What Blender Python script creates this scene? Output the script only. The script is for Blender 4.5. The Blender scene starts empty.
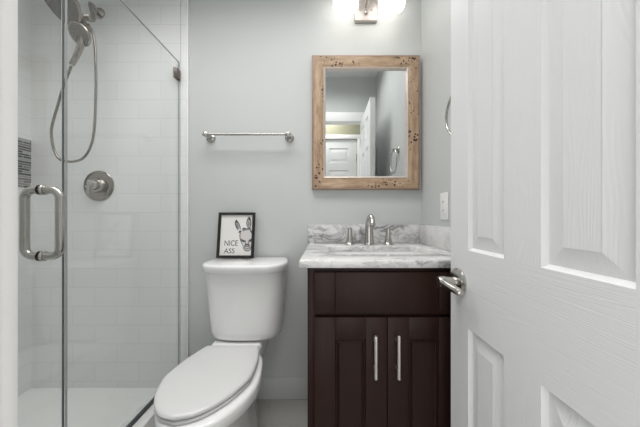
import bpy, bmesh, math, random
from mathutils import Vector, Matrix
random.seed(7)
C = bpy.context.scene
COL = C.collection
PI = math.pi

# ------------------------------------------------------------------ camera, world, lights, exposure
CAM_Z = 1.04
D = 1.457                       # distance of the rear wall from the camera
cam_d = bpy.data.cameras.new('camera')
cam = bpy.data.objects.new('camera', cam_d)
COL.objects.link(cam)
cam.location = (0, 0, CAM_Z)
cam.rotation_euler = (PI / 2, 0, 0)
cam_d.sensor_fit = 'HORIZONTAL'
cam_d.sensor_width = 36
cam_d.lens = 255 / 640 * 36
cam_d.shift_x = -4 / 640
cam_d.shift_y = 3.5 / 640
cam_d.clip_start = 0.01
C.camera = cam

world = bpy.data.worlds.new('world')
C.world = world
world.use_nodes = True
world.node_tree.nodes['Background'].inputs['Color'].default_value = (1.0, 0.98, 0.95, 1)
world.node_tree.nodes['Background'].inputs['Strength'].default_value = 0.7

def area(name, loc, size, energy, color=(1, 1, 1), rot=(0, 0, 0), size_y=None, spread=PI):
    l = bpy.data.lights.new(name, 'AREA')
    l.energy = energy
    l.color = color
    l.spread = spread
    if size_y:
        l.shape = 'RECTANGLE'; l.size = size; l.size_y = size_y
    else:
        l.shape = 'DISK'; l.size = size
    o = bpy.data.objects.new(name, l)
    o.location = loc
    o.rotation_euler = rot
    COL.objects.link(o)
    return o

area('bathroom_overhead_fill', (-0.20, 0.73, 2.50), 1.1, 11.6, (1.0, 0.985, 0.97), size_y=0.5, spread=2.55)  # unseen area light without a fixture, added to even out the room
area('shower_overhead_fill', (-1.10, 0.70, 2.48), 0.60, 4.6, (1.0, 0.985, 0.97), size_y=0.6, spread=2.25)  # unseen overhead light, added to brighten the shower tiles
area('hall_low_fill', (0.06, -0.34, 0.72), 0.75, 4.6, (1.0, 0.985, 0.97), rot=(PI / 2, 0, 0), size_y=1.1)  # low fill added in the hall behind the camera, no window modelled
area('hall_ceiling_light', (0.02, -0.14, 2.40), 0.30, 6.2, (1.0, 0.98, 0.95))

C.view_settings.view_transform = 'Standard'
C.view_settings.look = 'None'
C.view_settings.gamma = 1
C.view_settings.use_curve_mapping = False
C.view_settings.exposure = 0.0
C.cycles.max_bounces = 12
C.cycles.transparent_max_bounces = 16
C.cycles.use_denoising = True

# ------------------------------------------------------------------ materials
def mat(name):
    m = bpy.data.materials.new(name)
    m.use_nodes = True
    nt = m.node_tree
    return m, nt, nt.nodes['Principled BSDF']

def N(nt, typ, **kw):
    n = nt.nodes.new(typ)
    for k, v in kw.items():
        if k.startswith('_'):
            setattr(n, k[1:], v)
        else:
            n.inputs[k.replace('__', ' ')].default_value = v
    return n

def plain(name, col, rough=0.5, metal=0.0, bump=0.0, scale=60, coat=0.0, var=0.0):
    m, nt, b = mat(name)
    b.inputs['Base Color'].default_value = (*col, 1)
    b.inputs['Roughness'].default_value = rough
    b.inputs['Metallic'].default_value = metal
    b.inputs['Coat Weight'].default_value = coat
    tc = N(nt, 'ShaderNodeTexCoord')
    no = N(nt, 'ShaderNodeTexNoise', Scale=scale, Detail=4.0)
    nt.links.new(tc.outputs['Object'], no.inputs['Vector'])
    if bump:
        bp = N(nt, 'ShaderNodeBump', Strength=bump, Distance=0.002)
        nt.links.new(no.outputs['Fac'], bp.inputs['Height'])
        nt.links.new(bp.outputs['Normal'], b.inputs['Normal'])
    if var:
        mx = N(nt, 'ShaderNodeMix', _data_type='RGBA')
        mx.inputs[6].default_value = (*[c * (1 - var) for c in col], 1)
        mx.inputs[7].default_value = (*[min(1, c * (1 + var)) for c in col], 1)
        nt.links.new(no.outputs['Fac'], mx.inputs[0])
        nt.links.new(mx.outputs[2], b.inputs['Base Color'])
    return m

M = {}
M['paint'] = plain('wall_paint', (0.57, 0.59, 0.585), 0.6, bump=0.04, scale=220)
M['ceiling'] = plain('ceiling_paint', (0.82, 0.82, 0.81), 0.7, bump=0.05, scale=200)
M['trim'] = plain('trim_paint', (0.84, 0.84, 0.84), 0.35)
M['hall_paint'] = plain('hall_paint', (0.31, 0.305, 0.215), 0.6, bump=0.03, scale=200)
M['porcelain'] = plain('porcelain', (0.87, 0.87, 0.87), 0.09, coat=0.3)
M['seat'] = plain('seat_plastic', (0.68, 0.68, 0.68), 0.22)
M['nickel'] = plain('brushed_nickel', (0.50, 0.485, 0.46), 0.24, 1.0)
M['nickel_dark'] = plain('shower_nickel', (0.33, 0.30, 0.275), 0.20, 1.0)
M['clamp'] = plain('clamp_metal', (0.17, 0.145, 0.135), 0.4, 1.0)
M['chrome'] = plain('chrome', (0.82, 0.82, 0.83), 0.08, 1.0)
M['satin_plate'] = plain('satin_nickel', (0.56, 0.52, 0.49), 0.5, 1.0)
M['handle_steel'] = plain('pull_steel', (0.80, 0.78, 0.75), 0.28, 1.0)
M['dark_line'] = plain('dark_seal', (0.035, 0.04, 0.045), 0.4)
M['white_plastic'] = plain('white_plastic', (0.85, 0.85, 0.84), 0.3)
M['slot'] = plain('slot_dark', (0.05, 0.05, 0.05), 0.5)
M['black_frame'] = plain('black_frame', (0.010, 0.008, 0.0075), 0.65, var=0.3, scale=30)
M['paper'] = plain('print_paper', (0.80, 0.79, 0.77), 0.6)
M['ink'] = plain('ink', (0.03, 0.027, 0.03), 0.6)
M['ink_grey'] = plain('ink_grey', (0.27, 0.25, 0.255), 0.6)
M['ink_pale'] = plain('ink_pale', (0.63, 0.61, 0.61), 0.6)
M['ink_mid'] = plain('ink_mid', (0.07, 0.06, 0.065), 0.6)
M['frame_lip'] = plain('mirror_frame_lip', (0.62, 0.55, 0.49), 0.35, 0.3, var=0.15, scale=40)
M['frame_edge'] = plain('mirror_frame_edge', (0.33, 0.23, 0.175), 0.4, 0.2, var=0.25, scale=50)
M['frame_side'] = plain('mirror_frame_side', (0.16, 0.11, 0.085), 0.5, var=0.2, scale=40)
M['shower_pan'] = plain('shower_pan', (0.80, 0.80, 0.79), 0.25, bump=0.25, scale=70, var=0.03)
M['mirror'] = plain('mirror_silver', (0.88, 0.90, 0.90), 0.0, 1.0)

# glass: clear with a reflecting face (no refraction: thin panes)
def glass_mat(name, tint):
    m, nt, b = mat(name)
    nt.nodes.remove(b)
    out = nt.nodes['Material Output']
    tr = N(nt, 'ShaderNodeBsdfTransparent', Color=(*tint, 1))
    gl = N(nt, 'ShaderNodeBsdfGlossy', Color=(1, 1, 1, 1), Roughness=0.0)
    lw = N(nt, 'ShaderNodeLayerWeight', Blend=0.5)
    pw = N(nt, 'ShaderNodeMath', _operation='POWER'); pw.inputs[1].default_value = 5.0
    ml = N(nt, 'ShaderNodeMath', _operation='MULTIPLY_ADD'); ml.inputs[1].default_value = 0.9; ml.inputs[2].default_value = 0.035
    mx = N(nt, 'ShaderNodeMixShader')
    nt.links.new(lw.outputs['Facing'], pw.inputs[0])
    nt.links.new(pw.outputs[0], ml.inputs[0])
    nt.links.new(ml.outputs[0], mx.inputs['Fac'])
    nt.links.new(tr.outputs[0], mx.inputs[1])
    nt.links.new(gl.outputs[0], mx.inputs[2])
    nt.links.new(mx.outputs[0], out.inputs['Surface'])
    return m
M['glass_edge'] = plain('glass_edge', (0.36, 0.39, 0.38), 0.2)
M['glass_edge_pale'] = plain('lit_glass_edge', (0.60, 0.62, 0.615), 0.15)  # paler copy of the glass edge: lamp reflection put into its colour
M['glass'] = glass_mat('shower_glass', (0.978, 0.985, 0.983))

# opal glass of the lamp
def opal(name, strength):
    m, nt, b = mat(name)
    b.inputs['Base Color'].default_value = (0.9, 0.88, 0.85, 1)
    b.inputs['Roughness'].default_value = 0.25
    b.inputs['Emission Color'].default_value = (1.0, 0.955, 0.90, 1)
    b.inputs['Emission Strength'].default_value = strength
    return m
M['opal'] = opal('opal_glass', 3.3)

# subway tile
def tile_mat(name, sx, sz, ox, oz, axis):
    m, nt, b = mat(name)
    tc = N(nt, 'ShaderNodeTexCoord')
    sp = N(nt, 'ShaderNodeSeparateXYZ')
    cb = N(nt, 'ShaderNodeCombineXYZ')
    ax = N(nt, 'ShaderNodeMath', _operation='ADD'); ax.inputs[1].default_value = ox
    az = N(nt, 'ShaderNodeMath', _operation='ADD'); az.inputs[1].default_value = oz
    nt.links.new(tc.outputs['Object'], sp.inputs[0])
    nt.links.new(sp.outputs['XYZ'.index(axis)], ax.inputs[0])
    nt.links.new(sp.outputs[2], az.inputs[0])
    nt.links.new(ax.outputs[0], cb.inputs[0]); nt.links.new(az.outputs[0], cb.inputs[1])
    br = N(nt, 'ShaderNodeTexBrick', Scale=1.0, _offset=0.5)
    br.inputs['Color1'].default_value = (0.80, 0.81, 0.805, 1)
    br.inputs['Color2'].default_value = (0.78, 0.79, 0.785, 1)
    br.inputs['Mortar'].default_value = (0.69, 0.70, 0.695, 1)
    br.inputs['Mortar Size'].default_value = 0.0018
    br.inputs['Mortar Smooth'].default_value = 0.4
    br.inputs['Brick Width'].default_value = sx
    br.inputs['Row Height'].default_value = sz
    nt.links.new(cb.outputs[0], br.inputs['Vector'])
    nt.links.new(br.outputs['Color'], b.inputs['Base Color'])
    bp = N(nt, 'ShaderNodeBump', Strength=0.28, Distance=0.001, _invert=True)
    nt.links.new(br.outputs['Fac'], bp.inputs['Height'])
    nt.links.new(bp.outputs['Normal'], b.inputs['Normal'])
    b.inputs['Roughness'].default_value = 0.34
    b.inputs['Specular IOR Level'].default_value = 0.35
    return m
M['tile_x'] = tile_mat('shower_tile', 0.25, 0.1066, 0.051, 0.0, 'X')
M['tile_trim'] = tile_mat('shower_tile_edge', 50.0, 0.1066, 20.0, 0.0, 'X')
M['tile_y'] = tile_mat('shower_tile_side', 0.25, 0.1066, 0.0, 0.0, 'Y')

# linear mosaic of dark glass and pale stone strips
def mosaic_mat():
    m, nt, b = mat('linear_mosaic')
    tc = N(nt, 'ShaderNodeTexCoord')
    sp = N(nt, 'ShaderNodeSeparateXYZ'); cb = N(nt, 'ShaderNodeCombineXYZ')
    nt.links.new(tc.outputs['Object'], sp.inputs[0])
    nt.links.new(sp.outputs[1], cb.inputs[0]); nt.links.new(sp.outputs[2], cb.inputs[1])
    br = N(nt, 'ShaderNodeTexBrick', Scale=1.0, Bias=-0.35, _offset=0.37, _offset_frequency=2, _squash=1.4, _squash_frequency=3)
    br.inputs['Color1'].default_value = (0.05, 0.055, 0.06, 1)
    br.inputs['Color2'].default_value = (0.62, 0.62, 0.62, 1)
    br.inputs['Mortar'].default_value = (0.5, 0.5, 0.5, 1)
    br.inputs['Mortar Size'].default_value = 0.0016
    br.inputs['Brick Width'].default_value = 0.07
    br.inputs['Row Height'].default_value = 0.0135
    nt.links.new(cb.outputs[0], br.inputs['Vector'])
    nt.links.new(br.outputs['Color'], b.inputs['Base Color'])
    b.inputs['Roughness'].default_value = 0.15
    return m
M['mosaic'] = mosaic_mat()

# grey-veined white marble
def marble_mat(name, base, vein, amount, rot):
    m, nt, b = mat(name)
    tc = N(nt, 'ShaderNodeTexCoord')
    mp = N(nt, 'ShaderNodeMapping'); mp.inputs['Rotation'].default_value = rot
    mp.inputs['Scale'].default_value = (1.0, 2.2, 1.6)
    nt.links.new(tc.outputs['Object'], mp.inputs['Vector'])
    n1 = N(nt, 'ShaderNodeTexNoise', Scale=7.0, Detail=8.0, Roughness=0.62, Distortion=1.6)
    n2 = N(nt, 'ShaderNodeTexNoise', Scale=3.2, Detail=5.0, Roughness=0.55, Distortion=0.6)
    for n in (n1, n2):
        nt.links.new(mp.outputs[0], n.inputs['Vector'])
    sub = N(nt, 'ShaderNodeMath', _operation='SUBTRACT'); sub.inputs[1].default_value = 0.5
    ab = N(nt, 'ShaderNodeMath', _operation='ABSOLUTE')
    nt.links.new(n1.outputs['Fac'], sub.inputs[0]); nt.links.new(sub.outputs[0], ab.inputs[0])
    r1 = N(nt, 'ShaderNodeMapRange'); r1.inputs['From Min'].default_value = 0.0; r1.inputs['From Max'].default_value = 0.07
    r1.inputs['To Min'].default_value = 1.0; r1.inputs['To Max'].default_value = 0.0
    nt.links.new(ab.outputs[0], r1.inputs['Value'])
    r2 = N(nt, 'ShaderNodeMapRange'); r2.inputs['From Min'].default_value = 0.42; r2.inputs['From Max'].default_value = 0.66
    nt.links.new(n2.outputs['Fac'], r2.inputs['Value'])
    mul = N(nt, 'ShaderNodeMath', _operation='MULTIPLY_ADD'); mul.inputs[2].default_value = 0.0
    ad = N(nt, 'ShaderNodeMath', _operation='ADD'); ad.inputs[1].default_value = 0.25
    nt.links.new(r2.outputs[0], ad.inputs[0])
    nt.links.new(r1.outputs[0], mul.inputs[0]); nt.links.new(ad.outputs[0], mul.inputs[1])
    mu2 = N(nt, 'ShaderNodeMath', _operation='MULTIPLY_ADD'); mu2.inputs[1].default_value = 0.35
    nt.links.new(r2.outputs[0], mu2.inputs[0]); nt.links.new(mul.outputs[0], mu2.inputs[2])
    am = N(nt, 'ShaderNodeMath', _operation='MULTIPLY', _use_clamp=True); am.inputs[1].default_value = amount
    nt.links.new(mu2.outputs[0], am.inputs[0])
    mx = N(nt, 'ShaderNodeMix', _data_type='RGBA')
    mx.inputs[6].default_value = (*base, 1); mx.inputs[7].default_value = (*vein, 1)
    nt.links.new(am.outputs[0], mx.inputs[0])
    nt.links.new(mx.outputs[2], b.inputs['Base Color'])
    b.inputs['Roughness'].default_value = 0.14
    return m
M['marble'] = marble_mat('marble', (0.77, 0.765, 0.76), (0.25, 0.25, 0.265), 0.85, (0.3, 0.5, 0.9))

M['marble_pale'] = marble_mat('marble_pale', (0.79, 0.785, 0.78), (0.40, 0.40, 0.415), 0.45, (0.9, 0.2, 0.4))

# espresso-stained wood
def wood_mat(name, c0, c1, rough, scale, stretch, spec=0.5):
    m, nt, b = mat(name)
    tc = N(nt, 'ShaderNodeTexCoord')
    mp = N(nt, 'ShaderNodeMapping'); mp.inputs['Scale'].default_value = stretch
    nt.links.new(tc.outputs['Object'], mp.inputs['Vector'])
    n1 = N(nt, 'ShaderNodeTexNoise', Scale=scale, Detail=6.0, Roughness=0.6)
    nt.links.new(mp.outputs[0], n1.inputs['Vector'])
    mx = N(nt, 'ShaderNodeMix', _data_type='RGBA')
    mx.inputs[6].default_value = (*c0, 1); mx.inputs[7].default_value = (*c1, 1)
    nt.links.new(n1.outputs['Fac'], mx.inputs[0])
    nt.links.new(mx.outputs[2], b.inputs['Base Color'])
    b.inputs['Roughness'].default_value = rough
    b.inputs['Specular IOR Level'].default_value = spec
    return m
M['espresso'] = wood_mat('espresso_wood', (0.019, 0.0085, 0.0068), (0.034, 0.0165, 0.013), 0.42, 14, (6, 6, 0.6), 0.17)
M['gap'] = plain('cabinet_inside', (0.006, 0.004, 0.004), 0.7)

# worm-holed light wood of the mirror frame
def wormwood(name, stretch):
    m, nt, b = mat(name)
    tc = N(nt, 'ShaderNodeTexCoord')
    mp = N(nt, 'ShaderNodeMapping'); mp.inputs['Scale'].default_value = stretch
    nt.links.new(tc.outputs['Object'], mp.inputs['Vector'])
    n1 = N(nt, 'ShaderNodeTexNoise', Scale=9.0, Detail=7.0, Roughness=0.65)
    nt.links.new(mp.outputs[0], n1.inputs['Vector'])
    mx = N(nt, 'ShaderNodeMix', _data_type='RGBA')
    mx.inputs[6].default_value = (0.25, 0.15, 0.085, 1); mx.inputs[7].default_value = (0.56, 0.41, 0.28, 1)
    rr = N(nt, 'ShaderNodeMapRange'); rr.inputs['From Min'].default_value = 0.3; rr.inputs['From Max'].default_value = 0.7
    nt.links.new(n1.outputs['Fac'], rr.inputs['Value'])
    nt.links.new(rr.outputs[0], mx.inputs[0])
    vo = N(nt, 'ShaderNodeTexVoronoi', Scale=58.0, Randomness=1.0)
    nt.links.new(tc.outputs['Object'], vo.inputs['Vector'])
    n2 = N(nt, 'ShaderNodeTexNoise', Scale=9.0, Detail=2.0)
    nt.links.new(tc.outputs['Object'], n2.inputs['Vector'])
    th = N(nt, 'ShaderNodeMapRange'); th.inputs['From Min'].default_value = 0.45; th.inputs['From Max'].default_value = 0.62
    th.inputs['To Min'].default_value = 0.0; th.inputs['To Max'].default_value = 0.36
    nt.links.new(n2.outputs['Fac'], th.inputs['Value'])
    lt = N(nt, 'ShaderNodeMath', _operation='LESS_THAN')
    nt.links.new(vo.outputs['Distance'], lt.inputs[0]); nt.links.new(th.outputs[0], lt.inputs[1])
    m2 = N(nt, 'ShaderNodeMix', _data_type='RGBA')
    m2.inputs[7].default_value = (0.05, 0.03, 0.02, 1)
    nt.links.new(lt.outputs[0], m2.inputs[0]); nt.links.new(mx.outputs[2], m2.inputs[6])
    nt.links.new(m2.outputs[2], b.inputs['Base Color'])
    b.inputs['Roughness'].default_value = 0.5
    return m
M['worm_v'] = wormwood('wormwood_upright', (6, 6, 1))
M['worm_h'] = wormwood('wormwood_rail', (1, 6, 6))

# moulded white door skin with an embossed wood grain
def door_mat(name, stretch, strength):
    m, nt, b = mat(name)
    b.inputs['Base Color'].default_value = (0.74, 0.75, 0.76, 1)
    b.inputs['Roughness'].default_value = 0.42
    tc = N(nt, 'ShaderNodeTexCoord')
    mp = N(nt, 'ShaderNodeMapping'); mp.inputs['Scale'].default_value = stretch
    nt.links.new(tc.outputs['Object'], mp.inputs['Vector'])
    n0 = N(nt, 'ShaderNodeTexNoise', Scale=1.6, Detail=1.5)
    nt.links.new(mp.outputs[0], n0.inputs['Vector'])
    ml = N(nt, 'ShaderNodeMath', _operation='MULTIPLY'); ml.inputs[1].default_value = 150.0
    sn = N(nt, 'ShaderNodeMath', _operation='SINE')
    nt.links.new(n0.outputs['Fac'], ml.inputs[0]); nt.links.new(ml.outputs[0], sn.inputs[0])
    bp = N(nt, 'ShaderNodeBump', Strength=strength, Distance=0.0006)
    nt.links.new(sn.outputs[0], bp.inputs['Height'])
    nt.links.new(bp.outputs['Normal'], b.inputs['Normal'])
    return m
M['door_v'] = door_mat('door_skin_upright', (9, 9, 1.3), 0.17)
M['door_h'] = door_mat('door_skin_rail', (1, 0.7, 26), 0.11)

# grey plank floor
def floor_mat():
    m, nt, b = mat('grey_floor')
    tc = N(nt, 'ShaderNodeTexCoord')
    br = N(nt, 'ShaderNodeTexBrick', Scale=1.0)
    br.inputs['Color1'].default_value = (0.40, 0.395, 0.375, 1)
    br.inputs['Color2'].default_value = (0.385, 0.38, 0.36, 1)
    br.inputs['Mortar'].default_value = (0.35, 0.345, 0.33, 1)
    br.inputs['Mortar Size'].default_value = 0.002
    br.inputs['Brick Width'].default_value = 0.6; br.inputs['Row Height'].default_value = 0.3
    nt.links.new(tc.outputs['Object'], br.inputs['Vector'])
    nt.links.new(br.outputs['Color'], b.inputs['Base Color'])
    b.inputs['Roughness'].default_value = 0.35
    return m
M['floor'] = floor_mat()

# ------------------------------------------------------------------ mesh helpers
def merge(dst, src):
    me = bpy.data.meshes.new('tmp')
    src.to_mesh(me); src.free()
    dst.from_mesh(me)
    bpy.data.meshes.remove(me)

def box(bm, x0, x1, y0, y1, z0, z1, bev=0.0, seg=2):
    t = bmesh.new()
    bmesh.ops.create_cube(t, size=1)
    for v in t.verts:
        v.co = ((x0 + x1) / 2 + v.co.x * (x1 - x0), (y0 + y1) / 2 + v.co.y * (y1 - y0), (z0 + z1) / 2 + v.co.z * (z1 - z0))
    if bev:
        bmesh.ops.bevel(t, geom=t.edges[:], offset=bev, segments=seg, profile=0.5, affect='EDGES')
    merge(bm, t)
    return bm

def frame_axes(d):
    d = d.normalized()
    u = d.cross(Vector((0, 0, 1)))
    if u.length < 1e-4:
        u = Vector((1, 0, 0))
    u.normalize()
    return u, d.cross(u).normalized()

def loft(bm, rings, cap0=True, cap1=True, closed=False):
    """rings: lists of points of equal length"""
    vs = [[bm.verts.new(p) for p in r] for r in rings]
    n = len(vs[0])
    pairs = list(zip(vs, vs[1:])) + ([(vs[-1], vs[0])] if closed else [])
    for a, b in pairs:
        for i in range(n):
            j = (i + 1) % n
            bm.faces.new((a[i], a[j], b[j], b[i]))
    if not closed:
        if cap0: bm.faces.new(list(reversed(vs[0])))
        if cap1: bm.faces.new(vs[-1])
    return bm

def lathe(bm, origin, axis, prof, seg=28):
    """prof: (distance along the axis, radius) pairs"""
    o = Vector(origin); a = Vector(axis).normalized()
    u, v = frame_axes(a)
    rings = []
    for h, r in prof:
        r = max(r, 1e-5)
        rings.append([o + a * h + (u * math.cos(t) + v * math.sin(t)) * r for t in (2 * PI * k / seg for k in range(seg))])
    return loft(bm, rings)

def spline(pts, n=8):
    P = [Vector(p) for p in pts]
    P = [P[0] * 2 - P[1]] + P + [P[-1] * 2 - P[-2]]
    out = []
    for i in range(1, len(P) - 2):
        for k in range(n):
            t = k / n
            a, b, c, d = P[i - 1], P[i], P[i + 1], P[i + 2]
            out.append(0.5 * ((2 * b) + (c - a) * t + (2 * a - 5 * b + 4 * c - d) * t * t + (3 * b - a - 3 * c + d) * t ** 3))
    out.append(P[-2])
    return out

def tube(bm, path, rad, seg=14, closed=False, flat=1.0):
    """rad: number or function of 0..1"""
    P = [Vector(p) for p in path]
    n = len(P)
    rings = []
    u = None
    for i, p in enumerate(P):
        if closed:
            t = (P[(i + 1) % n] - P[i - 1]).normalized()
        else:
            t = (P[min(i + 1, n - 1)] - P[max(i - 1, 0)]).normalized()
        if u is None:
            u, _ = frame_axes(t)
        u = (u - t * u.dot(t)).normalized()
        w = t.cross(u)
        r = rad(i / (n - 1)) if callable(rad) else rad
        rings.append([p + (u * math.cos(a) + w * math.sin(a) * flat) * r for a in (2 * PI * k / seg for k in range(seg))])
    return loft(bm, rings, closed=closed)

def poly_prism(bm, pts, d):
    """pts: a planar outline; d: extrusion vector"""
    d = Vector(d)
    return loft(bm, [[Vector(p) for p in pts], [Vector(p) + d for p in pts]])

def new():
    return bmesh.new()

def wloc(o):
    v = Vector((0, 0, 0))
    while o is not None:
        v += o.location
        o = o.parent
    return v

def obj(name, bm, m, parent=None, smooth=35, origin=None, mats=None):
    """links bm (built in world coordinates) as ONE mesh object"""
    bmesh.ops.recalc_face_normals(bm, faces=bm.faces[:])
    off = wloc(parent) if parent is not None else Vector(origin or (0, 0, 0))
    for v in bm.verts:
        v.co -= off
    me = bpy.data.meshes.new(name)
    bm.to_mesh(me); bm.free()
    if smooth:
        me.polygons.foreach_set('use_smooth', [True] * len(me.polygons))
        me.set_sharp_from_angle(angle=math.radians(smooth))
    for x in ([m] if mats is None else mats):
        me.materials.append(x)
    o = bpy.data.objects.new(name, me)
    COL.objects.link(o)
    if parent is not None:
        o.parent = parent
    else:
        o.location = off
    return o

def tag(o, label, cat, group=None):
    o['label'] = label; o['category'] = cat
    if group: o['group'] = group
    return o

def thing(name, label, cat, loc):
    o = bpy.data.objects.new(name, None)
    o.empty_display_size = 0.05
    COL.objects.link(o)
    o.location = loc
    return tag(o, label, cat)

def struct(name, bm, m, label=None, cat=None, parent=None, smooth=0):
    o = obj(name, bm, m, parent, smooth)
    if parent is None:
        o['kind'] = 'structure'
        if label: tag(o, label, cat)
    return o

# ------------------------------------------------------------------ the room
XL, XR = -1.657, 0.555          # shower wall, right wall
YF0, YF1 = 0.10, 0.175          # front wall
ZC = 2.53
GX = -0.823                     # plane of the shower glass
TX = -0.7795                     # right end of the tiled area
TY = D - 0.010                  # tile face
HY = -0.366                     # hall wall

bm = new(); box(bm, GX + 0.055, XR + 0.1, HY - 0.1, D + 0.1, -0.05, 0.0)
struct('floor', bm, M['floor'], 'grey bathroom floor between the toilet and the vanity', 'floor')
bm = new(); box(bm, XL - 0.1, XR + 0.1, HY - 0.1, D + 0.1, ZC, ZC + 0.05)
struct('ceiling', bm, M['ceiling'], 'white ceiling seen in the mirror', 'ceiling')
bm = new(); box(bm, XL - 0.1, XR + 0.1, D, D + 0.1, -0.05, ZC)
struct('wall_back', bm, M['paint'], 'pale grey painted wall behind toilet, mirror and vanity', 'wall')
bm = new(); box(bm, XR, XR + 0.1, YF1, D, -0.05, ZC)
struct('wall_right', bm, M['paint'], 'pale grey side wall right of the mirror', 'wall')
bm = new(); box(bm, XL - 0.1, XL, YF1, D, -0.05, ZC)
wl = struct('wall_left', bm, M['tile_y'], 'white tiled side wall of the shower', 'wall')
bm = new(); box(bm, XL, XL + 0.004, 1.10, 1.440, 1.203, 1.472)
obj('mosaic_panel', bm, M['mosaic'], wl, 0)['label'] = 'panel of thin dark and pale mosaic strips'

# tiled skin on the rear wall of the shower, and its edge trim
bm = new(); box(bm, XL, -0.8155, TY, D, 0.05, ZC)
struct('wall_shower_back', bm, M['tile_x'], 'white subway tiled shower wall carrying the valve', 'wall')
bm = new(); box(bm, -0.8148, TX, TY - 0.001, D, 0.05, ZC, 0.003, 3)
struct('trim_1', bm, M['tile_trim'], 'column of narrow white edge tiles beside the glass panel', 'trim', smooth=40)

bm = new(); box(bm, TX + 0.0003, TX + 0.0085, TY - 0.0025, D, 0.0, ZC, 0.002, 3)  # edge strip whose white also carries the highlight of the tile edge
struct('trim_6', bm, M['trim'], 'thin white edge profile standing in for the bright highlight where the shower tiles end', 'trim', smooth=40)

# front wall with the doorway the camera looks through
JX0, JX1 = -0.2238, 0.434
CX0 = -0.2262
bm = new()
box(bm, XL - 0.1, JX0 - 0.012, YF0, YF1, -0.05, ZC)
box(bm, JX1 + 0.012, XR + 0.1, YF0, YF1, -0.05, ZC)
box(bm, JX0 - 0.012, JX1 + 0.012, YF0, YF1, 2.06, ZC)
struct('wall_front', bm, M['paint'], 'pale grey wall around the doorway, seen in the mirror', 'wall')
bm = new()
box(bm, JX0 - 0.012, JX0, YF0, YF1, 0, 2.06)
box(bm, JX1, JX1 + 0.012, YF0, YF1, 0, 2.06)
box(bm, JX0, JX1, YF0, YF1, 2.048, 2.06)
struct('trim_2', bm, M['trim'], 'white door lining of the doorway', 'trim')
bm = new()
box(bm, CX0 - 0.06, CX0, YF1, YF1 + 0.015, 0, 2.052, 0.003)
box(bm, JX1 + 0.005, JX1 + 0.065, YF1, YF1 + 0.015, 0, 2.052, 0.003)
box(bm, CX0 - 0.06, JX1 + 0.065, YF1, YF1 + 0.015, 2.052, 2.150, 0.003)
struct('trim_3', bm, M['trim'], 'white casing around the doorway, at the left picture edge and in the mirror', 'trim', smooth=40)

# baseboard in the wall colour
bm = new()
box(bm, TX, -0.04, D - 0.006, D, 0, 0.125, 0.004)
struct('baseboard_back', bm, M['paint'], 'grey painted baseboard between toilet and vanity', 'baseboard', smooth=40)

# shower floor and curb
bm = new(); box(bm, XL, GX - 0.04, YF1, TY, -0.05, 0.07)
struct('floor_shower', bm, M['shower_pan'], 'white shower floor behind the glass', 'floor')
bm = new(); box(bm, GX - 0.045, GX + 0.055, YF1, TY - 0.001, -0.05, 0.15, 0.005)
struct('trim_4', bm, M['marble_pale'], 'white marble curb under the shower glass beside the toilet', 'curb', smooth=40)

# hall beyond the doorway, seen only in the mirror
bm = new()
HX0, HX1 = -0.40, 0.424
box(bm, HX1, 1.2, HY - 0.1, HY, -0.05, ZC)
box(bm, -1.4, HX0, HY - 0.1, HY, -0.05, ZC)
box(bm, HX0, HX1, HY - 0.1, HY, 2.035, ZC)
struct('wall_hall', bm, M['hall_paint'], 'olive hall wall above the far white door in the mirror', 'wall')
bm = new()
box(bm, HX1, HX1 + 0.065, HY, HY + 0.014, 0, 2.035, 0.003)
box(bm, HX0 - 0.065, HX0, HY, HY + 0.014, 0, 2.035, 0.003)
box(bm, HX0 - 0.065, HX1 + 0.065, HY, HY + 0.014, 2.035, 2.088, 0.003)
struct('trim_5', bm, M['trim'], 'white casing around the hall door in the mirror', 'trim', smooth=40)

# ------------------------------------------------------------------ six-panel doors
def panel_door(bm, u0, u1, zt, ups, rows, P, depth=0.0085, mi_v=0, mi_h=1):
    """a moulded door face in coordinates u (across), z (up) and d (depth in from the face, + into the slab); P maps (u, z, d) to the world.
    ups: u-ranges of the panel columns; rows: z-ranges"""
    us = sorted({u0, u1, *[a for r in ups for a in r]})
    zs = sorted({0.005, zt, *[a for r in rows for a in r]})
    def quad(pts, mi=0):
        f = bm.faces.new([bm.verts.new(P(*p)) for p in pts])
        f.material_index = mi
    for a, b in zip(us, us[1:]):
        for c, d in zip(zs, zs[1:]):
            isp = any(abs(a - r[0]) < 1e-6 and abs(b - r[1]) < 1e-6 for r in ups) and any(abs(c - r[0]) < 1e-6 and abs(d - r[1]) < 1e-6 for r in rows)
            if not isp:
                rail = not any(abs(c - r[0]) < 1e-6 and abs(d - r[1]) < 1e-6 for r in rows) and u0 < a
                rail = rail and b < u1
                quad([(a, c, 0), (b, c, 0), (b, d, 0), (a, d, 0)], mi_h if rail else mi_v)
                continue
            steps = [(0, 0), (0.003, 0.004), (0.007, depth), (0.010, depth), (0.040, 0.0015)]
            for (i0, d0), (i1, d1) in zip(steps, steps[1:]):
                o = [(a + i0, c + i0), (b - i0, c + i0), (b - i0, d - i0), (a + i0, d - i0)]
                n = [(a + i1, c + i1), (b - i1, c + i1), (b - i1, d - i1), (a + i1, d - i1)]
                for k in range(4):
                    l = (k + 1) % 4
                    quad([(*o[k], d0), (*o[l], d0), (*n[l], d1), (*n[k], d1)], mi_v)
            i = 0.040
            quad([(a + i, c + i, 0.0012), (b - i, c + i, 0.0012), (b - i, d - i, 0.0012), (a + i, d - i, 0.0012)], mi_v)
    bmesh.ops.remove_doubles(bm, verts=bm.verts[:], dist=1e-5)

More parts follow.
